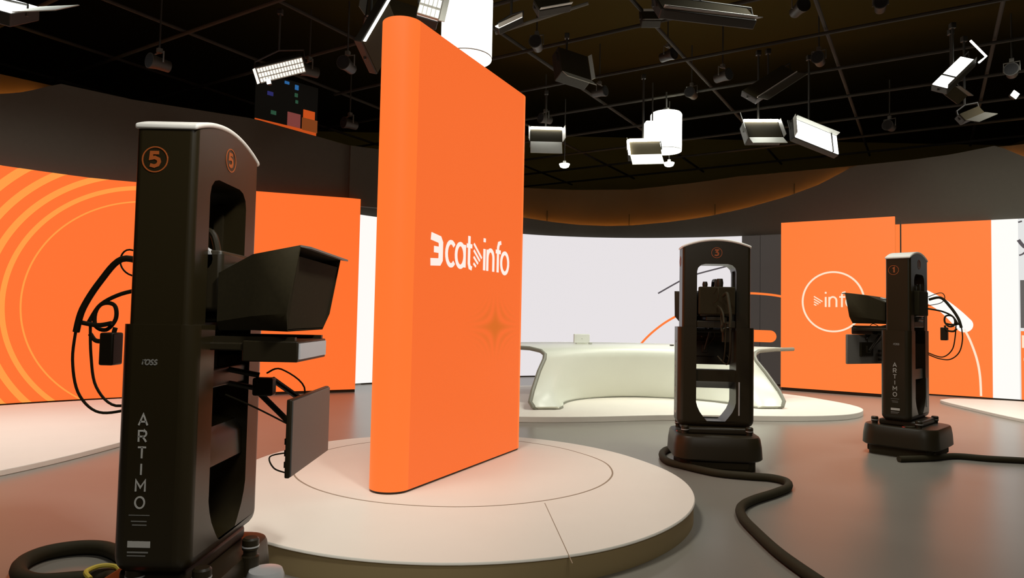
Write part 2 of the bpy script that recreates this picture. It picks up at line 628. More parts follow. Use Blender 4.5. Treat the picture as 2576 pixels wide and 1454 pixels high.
mb = MB(); ribbon(mb, cpath([(.56, 1.36), (.66, 1.12), (.76, .78), (.81, .45), (.825, .05)]), .038, qm)
mb.build('white_arc', S_cream, t, off, smooth=0)
mb = MB()
ribbon(mb, cpath([(1.44, 3.10), (1.50, 3.0), (1.56, 2.95), (1.7, 2.97), (1.9, 2.9)]), .06, qm)
ribbon(mb, cpath([(1.45, 2.80), (1.50, 2.82), (1.56, 2.88), (1.6, 2.9)]), .03, qm)
ribbon(mb, cpath([(1.44, 3.44), (1.5, 3.46)]), .03, qm)
mb.build('ink_graphic', S_dark, t, off, smooth=0)
mb = MB(); glyph(mb, '1', 1.50, 1.05, .18, .03, plane_map(A + n2 * .009, d2, (0, 0, 1), n2)); mb.build('caption_mark', S_right, t, off, smooth=0)
mb = MB(); ribbon(mb, [(1.5, .80), (1.62, .80)], .05, plane_map(A + n2 * .005, d2, (0, 0, 1), n2)); mb.build('caption_mark', S_cream, t, off, smooth=0)

# ------------------------------------------------------------------ stages and floor pads
rad = [(-180, 1.76), (-165, 1.75), (-150, 1.76), (-135, 1.78), (-120, 1.795), (-105, 1.811), (-90, 1.82), (-60, 1.832), (-40, 1.817), (-15, 1.812),
       (5, 1.80), (25, 1.778), (48, 1.822), (63, 1.856), (75, 1.88), (98, 1.91), (122, 1.92), (135, 1.925), (157, 1.83), (168, 1.779), (180, 1.76)]
oc = (-.42, 5.256)
out = []
for i in range(120):
    a = -180 + 3 * i
    r = interp(rad, a)
    r = (r + interp(rad, a - 4 if a > -176 else a) + interp(rad, a + 4)) / 3
    out.append((oc[0] + r * math.cos(math.radians(a)), oc[1] + r * math.sin(math.radians(a))))
t = thing('round_stage', 'cream round stage with an inset turntable under the tall orange slab', 'stage', (-.42, 5.256, 0))
off = t.location.copy()
inn = lambda pts, k: [(oc[0] + (x - oc[0]) * k, oc[1] + (y - oc[1]) * k) for x, y in pts]
MB().loft([[(x, y, .138) for x, y in out], [(x, y, .146) for x, y in inn(out, .9985)], [(x, y, .15) for x, y in inn(out, .996)]]).build('deck', M_stage, t, off)
MB().prism(inn(out, .994), 0, .138).build('side_skirt', M_stage_side, t, off)
ic = (-.443, 5.703); IR = 1.275
irad = [(-180, 1.32), (-158, 1.307), (-145, 1.29), (-128, 1.276), (-100, 1.262), (-60, 1.272), (-30, 1.30), (-10, 1.31), (8, 1.302), (28, 1.25), (54, 1.235), (90, 1.255), (137, 1.288), (159, 1.32), (180, 1.32)]
ipt = [(ic[0] + interp(irad, a) * math.cos(math.radians(a)), ic[1] + interp(irad, a) * math.sin(math.radians(a))) for a in range(-180, 180, 5)]
ipt = [tuple(p) for p in spline([Vector(p) for p in ipt], 2, True)]
flat = lambda z: (lambda a, b, d: Vector((a, b, z + d)))
mb = MB(); ribbon(mb, ipt, .013, flat(.1495), closed=True, th=.0015)
mb.build('turntable_groove', M_groove, t, off, smooth=0)
mb = MB(); ribbon(mb, [(.251, 4.575), (.338, 3.47)], .005, flat(.1495), th=.0012)
mb.build('seam', M_groove, t, off, smooth=0)

DO, Da, Db = Vector((2.265, 10.03, 0)), Vector((.985, .17, 0)).normalized(), Vector((-.17, .985, 0)).normalized()
dp = lambda a, b, z=0: DO + Da * a + Db * b + Vector((0, 0, z))
pad = spline([(-3.48, .34), (-3.3, -.15), (-2.85, -.5), (-2.25, -.66), (-1.4, -.70), (0, -.58), (1.5, -.74), (2.3, -.71), (2.82, -.53), (3.25, -.16), (3.47, .34),
              (3.48, 1.0), (3.3, 1.9), (2.6, 2.95), (1, 3.4), (-1, 3.4), (-2.6, 2.95), (-3.3, 1.9), (-3.48, 1.0)], 5, True)
padw = [dp(p.x, p.y) for p in pad]
o = MB().prism([(p.x, p.y) for p in padw], 0, .08).build('stage_platform', M_stage, bevel=.006)
tag(o, 'low pale platform with rounded outline under the white news desk', 'stage')
lp = spline([(-10.0, 3.3), (-6, 3.6), (-4.75, 4.5), (-4.207, 5.6), (-3.98, 6.75), (-3.95, 8.0), (-4.2, 9.3), (-4.75, 10.2), (-5.6, 10.35), (-6.25, 9.95), (-7.2, 9.05), (-8.2, 7.85), (-9.0, 6.7), (-9.7, 5.0), (-10.2, 4.0)], 6, True)
o = MB().prism([(p.x, p.y) for p in lp], 0, .05).build('stage_platform', M_stage, bevel=.006)
tag(o, 'low pale floor platform in front of the ringed orange screen at left', 'stage')
rp = spline([(7.86, 12.19), (8.05, 12.45), (8.5, 12.62), (9.5, 12.3), (11, 11.4), (13, 10), (13, 7), (9.5, 7.5), (7.9, 8.9), (7.62, 9.93), (7.72, 11.27)], 6, True)
o = MB().prism([(p.x, p.y) for p in rp], 0, .05).build('stage_platform', M_stage, bevel=.006)
tag(o, 'low pale floor platform at the right edge, before the orange and white screen', 'stage')

# ------------------------------------------------------------------ orange slab
u = Vector((.447, .894, 0)).normalized(); n = Vector((u.y, -u.x, 0))
SR = .152
nf = -2.772   # front face along n
O0 = u * 3.81 + n * nf + Vector((0, 0, .15))
t = thing('led_slab', 'tall orange slab screen with rounded nose and white lettering on the round stage', 'screen', O0, math.atan2(u.y, u.x))
# local: x along the slab, y to its far side, z up
Ls, Hs = 2.06, 3.40
# front face is local y = 0 (normal -y)
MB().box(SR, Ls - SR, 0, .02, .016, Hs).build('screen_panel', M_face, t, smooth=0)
nose = [(SR + SR * math.cos(math.radians(a)), SR + SR * math.sin(math.radians(a))) for a in range(270, 89, -9)]
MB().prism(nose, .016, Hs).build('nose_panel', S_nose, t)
tail = [(Ls - SR + SR * math.cos(math.radians(a)), SR + SR * math.sin(math.radians(a))) for a in range(-90, 91, 9)]
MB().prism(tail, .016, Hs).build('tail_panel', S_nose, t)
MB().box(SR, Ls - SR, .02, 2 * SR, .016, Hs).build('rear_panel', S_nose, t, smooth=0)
MB().prism([(SR + (SR - .008) * math.cos(math.radians(a)), SR + (SR - .008) * math.sin(math.radians(a))) for a in range(270, 89, -9)] +
           [(Ls - SR + (SR - .008) * math.cos(math.radians(a)), SR + (SR - .008) * math.sin(math.radians(a))) for a in range(90, -91, -9)], 0, .016).build('plinth', M_black, t)
fm = plane_map((-3.81, 0, -.15), (1, 0, 0), (0, 0, 1), (0, -1, 0))   # a measured along u, b = world z
mb = MB()
# heavy squared 3
ribbon(mb, [(4.172, 2.0), (4.29, 1.985), (4.308, 1.96), (4.308, 1.835), (4.29, 1.813), (4.172, 1.805)], .056, fm)
ribbon(mb, [(4.215, 1.905), (4.30, 1.905)], .048, fm)
x = 4.39
for ch in 'cat':
    x += glyph(mb, ch, x, 1.80, .27, .034, fm, .004, sxx=.88)
playmark(mb, 4.815, 4.95, 1.79, 2.01, fm, 4, .019)
x = 4.985
for ch in 'info':
    x += glyph(mb, ch, x, 1.80, .27, .034, fm, .004, sxx=.93)
mb.build('lettering', S_logo, t, smooth=0)

# ------------------------------------------------------------------ news desk
t = thing('news_desk', 'curved white news desk with grey edges on the low platform', 'desk', tuple(dp(0, 0, .08)))
off = t.location.copy()
rows = [(1.90, .02, 1.50, .085, 1, .0), (1.96, -.03, 1.46, .125, 1, .0), (2.0, .0, 1.43, .19, .8, .0), (1.97, .13, 1.37, .33, .3, .03), (1.86, .40, 1.31, .6, 0, .07), (1.77, .58, 1.27, .77, 0, .10),
        (1.76, .64, 1.26, .84, 0, .11), (1.81, .70, 1.29, .89, 0, .11), (1.95, .79, 1.38, .925, 0, .09), (2.45, 1.08, 1.9, .94, 0, .06), (3.02, 1.40, 2.85, .94, 0, .03)]


def desk_row(a0, be, bc, z, flat_, sh=0):
    pts = []
    for i in range(49):
        k = -1 + 2 * i / 48
        k = math.copysign(1 - (1 - abs(k)) ** 1.25, k)
        par = be + (bc - be) * (1 - k * k)
        if abs(k) < .79:
            ell = be + (bc - be) * (1 - (k / .79) ** 2) ** .55
        else:
            ell = be
        pts.append(dp(a0 * k + sh, par * (1 - flat_) + ell * flat_, z))
    return pts


R_ = [desk_row(*r) for r in rows]
mb = MB(); mb.loft(R_, caps=False, closed=False)
mb.build('shell', M_desk, t, off, smooth=60, solid=.03)
for side in (0, 48):
    mb = MB(); mb.tube([r[side] for r in R_], .034, 8)
    mb.build('edge_trim', M_trim, t, off)
mb = MB(); mb.tube(R_[0], .026, 8); mb.build('toe_trim', M_trim, t, off)
mb = MB(); mb.tube(R_[-1], .02, 8); mb.build('edge_trim', M_desk, t, off)
inner_front = [desk_row(1.35, 1.05, 1.75, z, 0) for z in (.08, .5, .86)]
mb = MB(); mb.loft(inner_front, caps=False, closed=False); mb.build('inner_panel', M_desk, t, off, smooth=60, solid=.02)
foot = desk_row(1.84, .10, 1.56, .082, 1)
foot2 = desk_row(1.6, .75, 1.9, .082, 0)
mb = MB(); mb.loft([[p for p in foot], [p for p in foot2], [p + Vector((0, 0, .03)) for p in foot2], [p + Vector((0, 0, .03)) for p in foot]], caps=False, closed=False)
mb.build('foot_plate', M_desk, t, off, smooth=30)

c = at(1463, 851, 12.0); c.z = .957
t = thing('desk_monitor', 'small white boxy monitor standing on the white news desk', 'monitor', c, .17)
MB().box(-.145, .145, -.03, .03, .012, .175).build('housing', M_white, t, bevel=.012)
MB().box(-.10, .10, -.05, .06, 0, .012).build('foot', M_desk, t, smooth=0)
MB().lathe([(.008, -.004), (.008, .004)], (0, -.032, .09), 10, 'y').build('logo_dot', M_flap, t)
c = at(1485, 860, 11.9); c.z = .957
o = MB().box(-.03, .03, -.03, .03, 0, .03).build('control_box', M_flap, bevel=.006); o.location = c
tag(o, 'tiny grey box on the news desk beside the white monitor', 'box')
c = at(1690, 862, 11.9); c.z = .957
o = MB().box(-.035, .035, -.02, .02, 0, .02).build('microphone', M_black, bevel=.006); o.location = c
tag(o, 'tiny black microphone base on the news desk left of the middle robot', 'microphone')


# ------------------------------------------------------------------ camera robots
def rrect(h, r, k=6, w=None):
    w = w or h
    o = []
    for cx, cy, a in ((h - r, w - r, 0), (-h + r, w - r, 90), (-h + r, -w + r, 180), (h - r, -w + r, 270)):
        for i in range(k + 1):
            an = math.radians(a + 90 * i / k)
            o.append((cx + r * math.cos(an), cy + r * math.sin(an)))
    return o


def robot(loc, yaw, digit, label, camlabel, monlabel, mz, mon_yaw=0.0, mon_f=.43, mon_s=0.0, feat=True, fh=1.0, cz=0.0, mmat=None, posts=((.24, .3), (.24, -.3), (-.19, .3), (-.19, -.3))):
    t = thing('camera_pedestal', label, 'camera robot', (loc[0], loc[1], 0), yaw, 'robotic camera pedestals')
    # --- base
    bx = lambda k, z: [(x * k, y * k, z) for x, y in rrect(.375 * fh, .17 * fh, 6, .415)]
    MB().loft([bx(.96, .10), bx(1.0, .115), bx(.985, .22), bx(.955, .30), bx(.93, .318), bx(.88, .322)]).build('base_skirt', M_black, t)
    MB().box(-.20 * fh, .20 * fh, -.30, .30, .32, .385).build('column_foot', M_black, t, bevel=.02)
    MB().prism(rrect(.31 * fh, .1 * fh, 6, .35), .0, .10).build('base_plate', M_rubber, t)
    for a in (-1, 1):
        MB().box(a * .31 * fh - .02, a * .31 * fh + .02, -.27, .27, .02, .09).build('bumper', M_rubber, t, bevel=.015)
    for px, py in posts:
        p = MB().lathe([(.04, .24), (.04, .32), (.03, .325), (.03, .345), (.036, .35), (.036, .392), (.028, .40)], (px, py, 0), 16).build('sensor_post', M_black, t)
        MB().lathe([(.0375, .36), (.0375, .366)], (px, py, 0), 16).build('sensor_band', M_silver, p)
    for b in (-1, 1):
        MB().lathe([(.022, -.02), (.024, 0), (.018, .012)], (-.06, b * .345, .315), 14, 'z').build('stop_button', M_red, t)
    MB().lathe([(.075, .20), (.08, .21), (.08, .25), (.07, .275), (.02, .285)], (.335, .02, 0), 24).build('scanner_dome', M_silver, t)
    MB().lathe([(.050, -.02), (.06, -.012), (.06, .012), (.05, .02)], (-.10, .30, .32), 16).build('base_inlet', M_rubber, t)
    # --- lower column: U frame, crossbar
    hw, D0, D1 = .365, -.13, .165
    oy, oz = .188, .43
    outl = [(-hw, 1.345), (-hw, .45)] + [(-hw + .07 - .07 * math.cos(math.radians(a)), .45 - .07 * math.sin(math.radians(a))) for a in (22, 45, 68, 90)]
    outl += [(-y, z) for y, z in reversed(outl)]
    innr = [(oy, 1.345), (oy, oz + .19), (oy - .012, oz + .145), (oy - .035, oz + .095), (oy - .075, oz + .04), (oy - .10, oz + .01), (oy - .12, oz)]
    innr = innr + [(-y, z) for y, z in reversed(innr)]
    wt = lambda hh: (lambda p, q: 1.0 if (abs(abs(p.y) - hh) < .08 and abs(abs(q.y) - hh) < .08 and abs(p.x - q.x) < 1e-4) else 0.0)
    MB().prism_x(outl + innr, D0, D1).build('lower_column', M_gloss, t, bevel=.055, seg=6, weight=wt(hw))
    bar = [(-.11, .82), (-.11, .93), (.04, .93), (.11, .905), (.14, .86), (.145, .75), (.12, .735), (0, .79)]
    MB().loft([[(x, -oy - .005, z) for x, z in bar], [(x, oy + .005, z) for x, z in bar]]).build('crossbar', M_gloss, t)
    # collar where the columns telescope
    # --- upper column: inverted U with arched top
    hw2, D2 = .325, .122
    iy, iz = .188, 1.965
    arch = [(-hw2 + 2 * hw2 * i / 24, 2.12 + .07 * (1 - (-1 + 2 * i / 24) ** 2)) for i in range(25)]
    out2 = [(-hw2, 1.20)] + arch + [(hw2, 1.20)]
    in2 = [(iy, 1.20), (iy, iz - .08)] + [(iy - .08 + .08 * math.cos(math.radians(a)), iz - .08 + .08 * math.sin(math.radians(a))) for a in (30, 60, 90)]
    in2 = in2 + [(-y, z) for y, z in reversed(in2)]
    uc = MB().prism_x(out2 + in2, -D2, D2).build('upper_column', M_gloss, t, bevel=.06, seg=6,
                                                 weight=lambda p, q: 1.0 if (abs(abs(p.y) - hw2) < 1e-4 and abs(p.y - q.y) < 1e-4 and abs(p.x - q.x) < 1e-4) else 0.0)
    cap = []
    for y, z in arch:
        cap.append((y * 1.02, z))
    capo = cap + [(y, z + .024) for y, z in reversed(cap)]
    MB().prism_x(capo, -D2 - .004, D2 + .004).build('top_cap', M_rim, t, bevel=.010, seg=3)
    for s in (-1, 1):
        MB().box(-.02, .02, s * .181 - .012, s * .181 + .012, 1.0, 1.9).build('guide_rail', M_black, t, smooth=0)
    MB().box(-.137, -.122, -.222, -.21, .50, .82).build('rail_strip', M_silver, t, smooth=0)
    # --- markings
    for s in (-1, 1):
        mp = plane_map((0, s * (hw2 + .0005), 0), (-s, 0, 0), (0, 0, 1), (0, s, 0))
        mb = MB(); ribbon(mb, arc(-.04, 2.0, .05, .05, 0, 354, 40), .005, mp, closed=True, th=.0015)
        glyph(mb, digit, -.062 if digit != '1' else -.052, 1.973, .054, .014, mp, .0015)
        mb.build('number_badge', M_orange_mark, t, smooth=0)
        mp = plane_map((s * (D2 + .0005), 0, 0), (0, s, 0), (0, 0, 1), (s, 0, 0))
        mb = MB(); ribbon(mb, arc(0, 2.075, .05, .05, 0, 354, 40), .005, mp, closed=True, th=.0015)
        glyph(mb, digit, -.022 if digit != '1' else -.012, 2.048, .054, .014, mp, .0015)
        mb.build('number_badge', M_orange_mark, t, smooth=0)
        mp = plane_map((0, s * (hw + .0005), 0), (-s, 0, 0), (0, 0, 1), (0, s, 0))
        mb = MB()
        for i, ch in enumerate('ARTIMO'):
            wd = {'I': .1, 'T': .74, 'M': .84, 'O': .84, 'R': .7, 'A': .8}[ch] * .042
            glyph(mb, ch, -.02 - wd / 2, .957 - .063 * i, .042, .0065, mp, .0012)
        mb.build('name_lettering', M_letter, t, smooth=0)
        mb = MB()
        x = -.035
        for ch in 'ross':
            x += glyph(mb, ch, x, 1.19, .028, .005, mp, .0012, slant=.25)
        mb.build('maker_lettering', M_dimletter, t, smooth=0)
        mb = MB()
        ribbon(mb, [(-.06, .615), (.02, .615)], .003, mp, th=.001)
        ribbon(mb, [(-.05, .592), (.01, .592)], .004, mp, th=.001)
        ribbon(mb, [(-.045, .578), (.01, .578)], .004, mp, th=.001)
        ribbon(mb, [(-.06, .475), (.02, .475)], .006, mp, th=.001)
        ribbon(mb, [(-.06, .462), (.01, .462)], .004, mp, th=.001)
        mb.build('small_print', M_dimletter, t, smooth=0)
        mb = MB(); ribbon(mb, [(-.06, .505), (.027, .505)], .024, mp, th=.001)
        mb.build('label_sticker', M_letter, t, smooth=0)

    # --- camera with teleprompter
    ca = thing('studio_camera', camlabel, 'camera', (loc[0], loc[1], 1.30 + cz), yaw, 'studio cameras')
    Z = -1.30
    def cb(mb, name, m, par=None, **k):
        for v in mb.v:
            v.z += Z
        return mb.build(name, m, par or ca, **k)
    body = cb(MB().box(-.13, .17, -.16, .16, 1.40, 1.66), 'camera_body', M_black, bevel=.02)
    cb(MB().box(-.165, -.10, -.172, .172, 1.42, 1.69), 'rear_adapter', M_matte, body, bevel=.012)
    cb(MB().tube(spline([(-.10, 0, 1.66), (-.09, 0, 1.745), (-.03, 0, 1.755), (.05, 0, 1.75), (.08, 0, 1.66)], 5), .016, 10), 'carry_handle', M_black)
    cb(MB().lathe([(.03, 0), (.034, .05), (.028, .09)], (-.12, -.03, 1.68), 14), 'control_knob', M_black)
    cb(MB().lathe([(.022, 0), (.026, .035), (.02, .06)], (-.12, .11, 1.68), 14), 'control_knob', M_black)
    cb(MB().lathe([(.085, .12), (.092, .16), (.09, .22), (.10, .26)], (0, 0, 1.53), 24, 'x'), 'lens', M_gloss)
    cb(MB().box(-.14, .34, -.10, .10, 1.36, 1.40), 'pan_head', M_black, bevel=.01)
    cb(MB().box(-.12, .05, -.185, .185, 1.29, 1.36), 'camera_cradle', M_black, bevel=.01)
    cb(MB().lathe([(.05, -.02), (.055, 0), (.05, .02)], (.08, -.14, 1.62), 16, 'y'), 'focus_drive', M_silver if feat else M_black)
    # hood
    ri = [(.18, 1.56), (-.18, 1.56), (-.18, 1.36), (-.16, 1.325), (.16, 1.325), (.18, 1.36)]
    rm = [(.235, 1.635), (-.235, 1.635), (-.235, 1.385), (-.2, 1.33), (.2, 1.33), (.235, 1.385)]
    ro = [(.31, 1.668), (-.31, 1.668), (-.31, 1.40), (-.25, 1.328), (.25, 1.328), (.31, 1.40)]
    xo = [.545, .545, .50, .485, .485, .50]
    R0 = [(.17, y, z) for y, z in ri]
    R1 = [(.33, y, z) for y, z in rm]
    R2 = [(xo[i], y, z) for i, (y, z) in enumerate(ro)]
    mb = MB(); mb.loft([R0, R1, R2], caps=False)
    mb.f.append((0, 1, 2, 3, 4, 5))
    hood = cb(mb, 'prompter_hood', M_matte, smooth=20, solid=.008)
    cb(MB().loft([[(.545, -.31, 1.664), (.545, .31, 1.664), (.585, .30, 1.658), (.585, -.30, 1.658)], [(.545, -.31, 1.672), (.545, .31, 1.672), (.585, .30, 1.666), (.585, -.30, 1.666)]]), 'hood_visor', M_back, hood, smooth=0)
    cb(MB().loft([[(.32, -.19, 1.35), (.32, .19, 1.35), (.50, .24, 1.62), (.50, -.24, 1.62)], [(.324, -.19, 1.35), (.324, .19, 1.35), (.504, .24, 1.62), (.504, -.24, 1.62)]]), 'beam_splitter', M_glass, smooth=0)
    cb(MB().loft([[(.535, -.30, 1.628), (.535, .30, 1.628), (.494, .302, 1.41), (.486, .25, 1.335), (.486, -.25, 1.335), (.494, -.302, 1.41)],
                  [(.525, -.30, 1.628), (.525, .30, 1.628), (.484, .302, 1.41), (.476, .25, 1.335), (.476, -.25, 1.335), (.484, -.302, 1.41)]]), 'hood_curtain', M_matte, hood, smooth=0)
    tray = cb(MB().box(.10, .49, -.23, .23, 1.243, 1.275), 'prompter_tray', M_black, bevel=.006)
    cb(MB().box(.30, .525, -.24, .165, 1.20, 1.285), 'prompter_monitor', M_black, bevel=.005)
    cb(MB().box(.525, .532, -.225, .15, 1.212, 1.276), 'prompter_faceplate', M_plate, smooth=0)['label'] = 'pale grey metal end plate'
    for s in (-1, 1):
        cb(MB().box(.06, .50, s * .19 - .012, s * .19 + .012, 1.275, 1.30), 'support_rod', M_black, smooth=0)
    # rear cables and their box
    cb(MB().box(-.375, -.315, -.09, -.01, 1.16, 1.30), 'cable_box', M_black, bevel=.008)
    loops = [
        ([(-.2, -.05, 1.60), (-.31, -.06, 1.62), (-.40, -.06, 1.52), (-.47, -.06, 1.40), (-.50, -.05, 1.30)], .014),
        ([(-.50, -.05, 1.32), (-.51, -.05, 1.18), (-.48, -.05, 1.04), (-.40, -.05, .96), (-.30, -.04, .96), (-.2, -.02, 1.0)], .006),
        ([(-.46, -.02, 1.36), (-.45, -.02, 1.2), (-.42, -.02, 1.06), (-.33, -.02, .98), (-.2, 0, 1.02)], .006),
        ([(-.2, .0, 1.5), (-.34, 0, 1.47), (-.44, 0, 1.41), (-.45, 0, 1.33), (-.40, 0, 1.31), (-.36, 0, 1.36), (-.37, 0, 1.42), (-.43, 0, 1.42), (-.48, 0, 1.34)], .009),
        ([(-.2, .04, 1.62), (-.33, .03, 1.67), (-.37, .03, 1.62), (-.33, .03, 1.56), (-.2, .04, 1.53)], .004),
        ([(-.47, .0, 1.29), (-.44, .0, 1.26), (-.38, .0, 1.27), (-.36, .0, 1.32)], .010),
        ([(-.49, -.03, 1.34), (-.42, -.03, 1.33), (-.36, -.03, 1.34)], .010),
    ]
    for pts, r in loops:
        cb(MB().tube(spline(pts, 6), r, 8), 'cable', M_rubber)

    # --- flat confidence monitor on its arm
    mo = thing('arm_monitor', monlabel, 'monitor', (loc[0], loc[1], mz), yaw, 'monitors on robot arms')
    # local frame of the pedestal, z relative to mz (monitor bottom)
    c0 = Vector((mon_f, mon_s, .16))
    rr = Vector((math.sin(mon_yaw), math.cos(mon_yaw), 0))
    nn = Vector((math.cos(mon_yaw), -math.sin(mon_yaw), 0))
    uu = Vector((0, 0, 1))
    MB().obox(c0 - nn * .013, rr * .295, uu * .168, nn * .011).build('housing', mmat or M_black, mo, bevel=.006)
    MB().obox(c0, rr * .288, uu * .161, nn * .004).build('display', M_mon, mo, smooth=0)
    MB().obox(c0 - nn * .035, rr * .10, uu * .08, nn * .014).build('back_bracket', M_black, mo, bevel=.004)
    b0 = c0 - nn * .05
    MB().obox(b0 - uu * .0, rr * .03, uu * .04, nn * .02).build('tilt_joint', M_black, mo, bevel=.006)
    e1 = Vector((.27, mon_s * .3 - .02, .40)); e2 = Vector((.13, 0, .42))
    e0 = b0 - nn * .02 + uu * .06
    MB().tube([b0 - nn * .02 - uu * .01, e1 + Vector((0, 0, -.06))], .014, 8).build('lower_arm', M_black, mo)
    MB().tube([e0 + Vector((.02, .03, .06)), e1 + Vector((.05, .02, .0))], .014, 8).build('lower_arm', M_black, mo)
    MB().obox(e1 + Vector((.02, 0, -.03)), Vector((.045, 0, 0)), Vector((0, .03, 0)), Vector((0, 0, .04))).build('elbow_joint', M_black, mo, bevel=.01)
    MB().tube([e1 + Vector((0, -.01, .02)), e2 + Vector((0, 0, .03))], .012, 8).build('upper_arm', M_black, mo)
    MB().tube([e1 + Vector((-.03, .02, -.04)), e2 + Vector((0, 0, -.03))], .012, 8).build('upper_arm', M_black, mo)
    MB().box(.10, .15, -.19, .19, .38, .46).build('arm_mount', M_black, mo, bevel=.008)
    for i in range(3):
        q = c0 - nn * .028 - rr * .23 - uu * (.02 + .05 * i)
        MB().obox(q, rr * .02, uu * .013, nn * .014).build('connector', M_black, mo, smooth=0)
    MB().tube(spline([e1 + Vector((.03, 0, .03)), e1 + Vector((.10, -.02, .05)), b0 + Vector((.01, 0, .19)), b0 + Vector((0, -.03, .05))], 6), .004, 6).build('cable', M_rubber, mo)
    MB().tube(spline([e2 + Vector((.02, -.03, -.08)), e1 + Vector((0, -.04, -.12)), b0 - nn * .03 + uu * .0], 6), .004, 6).build('cable', M_rubber, mo)
    q = c0 - nn * .03 - rr * .23 - uu * .07
    MB().tube(spline([q, q - nn * .08 - uu * .02, q - nn * .06 - uu * .07, q - uu * .09], 6), .0035, 6).build('cable', M_rubber, mo)
    return t


robot((-1.39, 2.955), 0, '5', 'large black robotic camera pedestal in the left foreground marked 5',
      'black camera with prompter hood on the nearest robot', 'flat grey monitor on an arm low on the nearest robot', .70, 0.0, .455, .225, fh=.66, posts=((.25, .06), (.2, -.3), (-.19, .3), (-.06, -.3)))
robot((2.01, 6.625), math.radians(84), '3', 'black robotic camera pedestal seen from behind between round stage and desk',
      'black camera seen from behind inside the middle robot', 'dark monitor seen through the opening of the middle robot', .96, 0.0, .43, .02, False, cz=.05)
robot((4.40, 7.42), math.radians(134), '1', 'black robotic camera pedestal on the right before the orange screens, turned left',
      'black camera with prompter hood pointing left on the right robot', 'grey monitor on an arm of the right robot, its back showing', .96, math.radians(20), .44, .03, False, cz=.09, mmat=M_back)


# ------------------------------------------------------------------ floor cables
def hose(pts, r, label):
    o = MB().tube(spline([(x, y, r) for x, y in pts], 7), r, 12).build('floor_cable', M_rubber)
    tag(o, label, 'cable', 'thick floor cables')


hose([(1.83, 7.3), (1.66, 7.12), (1.56, 6.85), (1.55, 6.55), (1.66, 6.36), (1.88, 6.1), (2.13, 6.0), (2.319, 5.95), (2.40, 5.82), (2.33, 5.62), (2.14, 5.42), (1.89, 5.2), (1.73, 5.0), (1.65, 4.75),
      (1.625, 4.4), (1.62, 4.0), (1.66, 3.6), (1.72, 3.2), (1.8, 2.6)], .034, 'thick black cable snaking over the floor from the middle robot')
hose([(4.0, 6.9), (4.35, 6.98), (4.72, 7.12), (5.0, 7.02), (5.34, 6.95), (5.9, 6.78), (6.6, 6.6)], .032, 'thick black cable running right from the right robot')
hose([(-1.86, 3.30), (-2.05, 3.66), (-2.25, 3.84), (-2.42, 3.87), (-2.56, 3.78), (-2.58, 3.62), (-2.48, 3.46), (-2.33, 3.38), (-2.15, 3.42), (-2.0, 3.45), (-1.86, 3.2)], .040, 'thick black cable looped on the floor behind the nearest robot')
o = MB().tube(spline([(-2.02, 3.30, .09), (-2.08, 3.36, .10), (-2.06, 3.44, .10), (-1.99, 3.46, .09), (-1.92, 3.40, .07)], 6), .012, 8).build('warning_cable', M_yellow)
tag(o, 'yellow cable bit beside the looped floor cable at lower left', 'cable')

# ------------------------------------------------------------------ lighting grid
t = thing('lighting_grid', 'black overhead pipe grid carrying the studio lamps', 'lighting grid', (0, 10, 5.6))
off = t.location.copy()
da = Vector((.847, -.53, 0)); db = Vector((.53, .847, 0))
for i in range(-5, 6):
    c = Vector((0.9, 11.7, 5.6)) + db * (i * 1.55)
    MB().tube([c - da * (4.2 if i == -1 else 9), c + da * 9], .028, 8).build('pipe', M_pipe, t, off)
for i in range(-4, 5):
    c = Vector((0.9, 11.7, 5.68)) + da * (i * 2.1)
    MB().tube([c - db * 8.5, c + db * 8.5], .028, 8).build('pipe', M_pipe, t, off)
c = Vector((-.33, 9.72, 5.55))
MB().tube([at(1246, 84, 8.2), at(1480, 8, 8.0)], .022, 8).build('pipe', M_flapk, t, off)


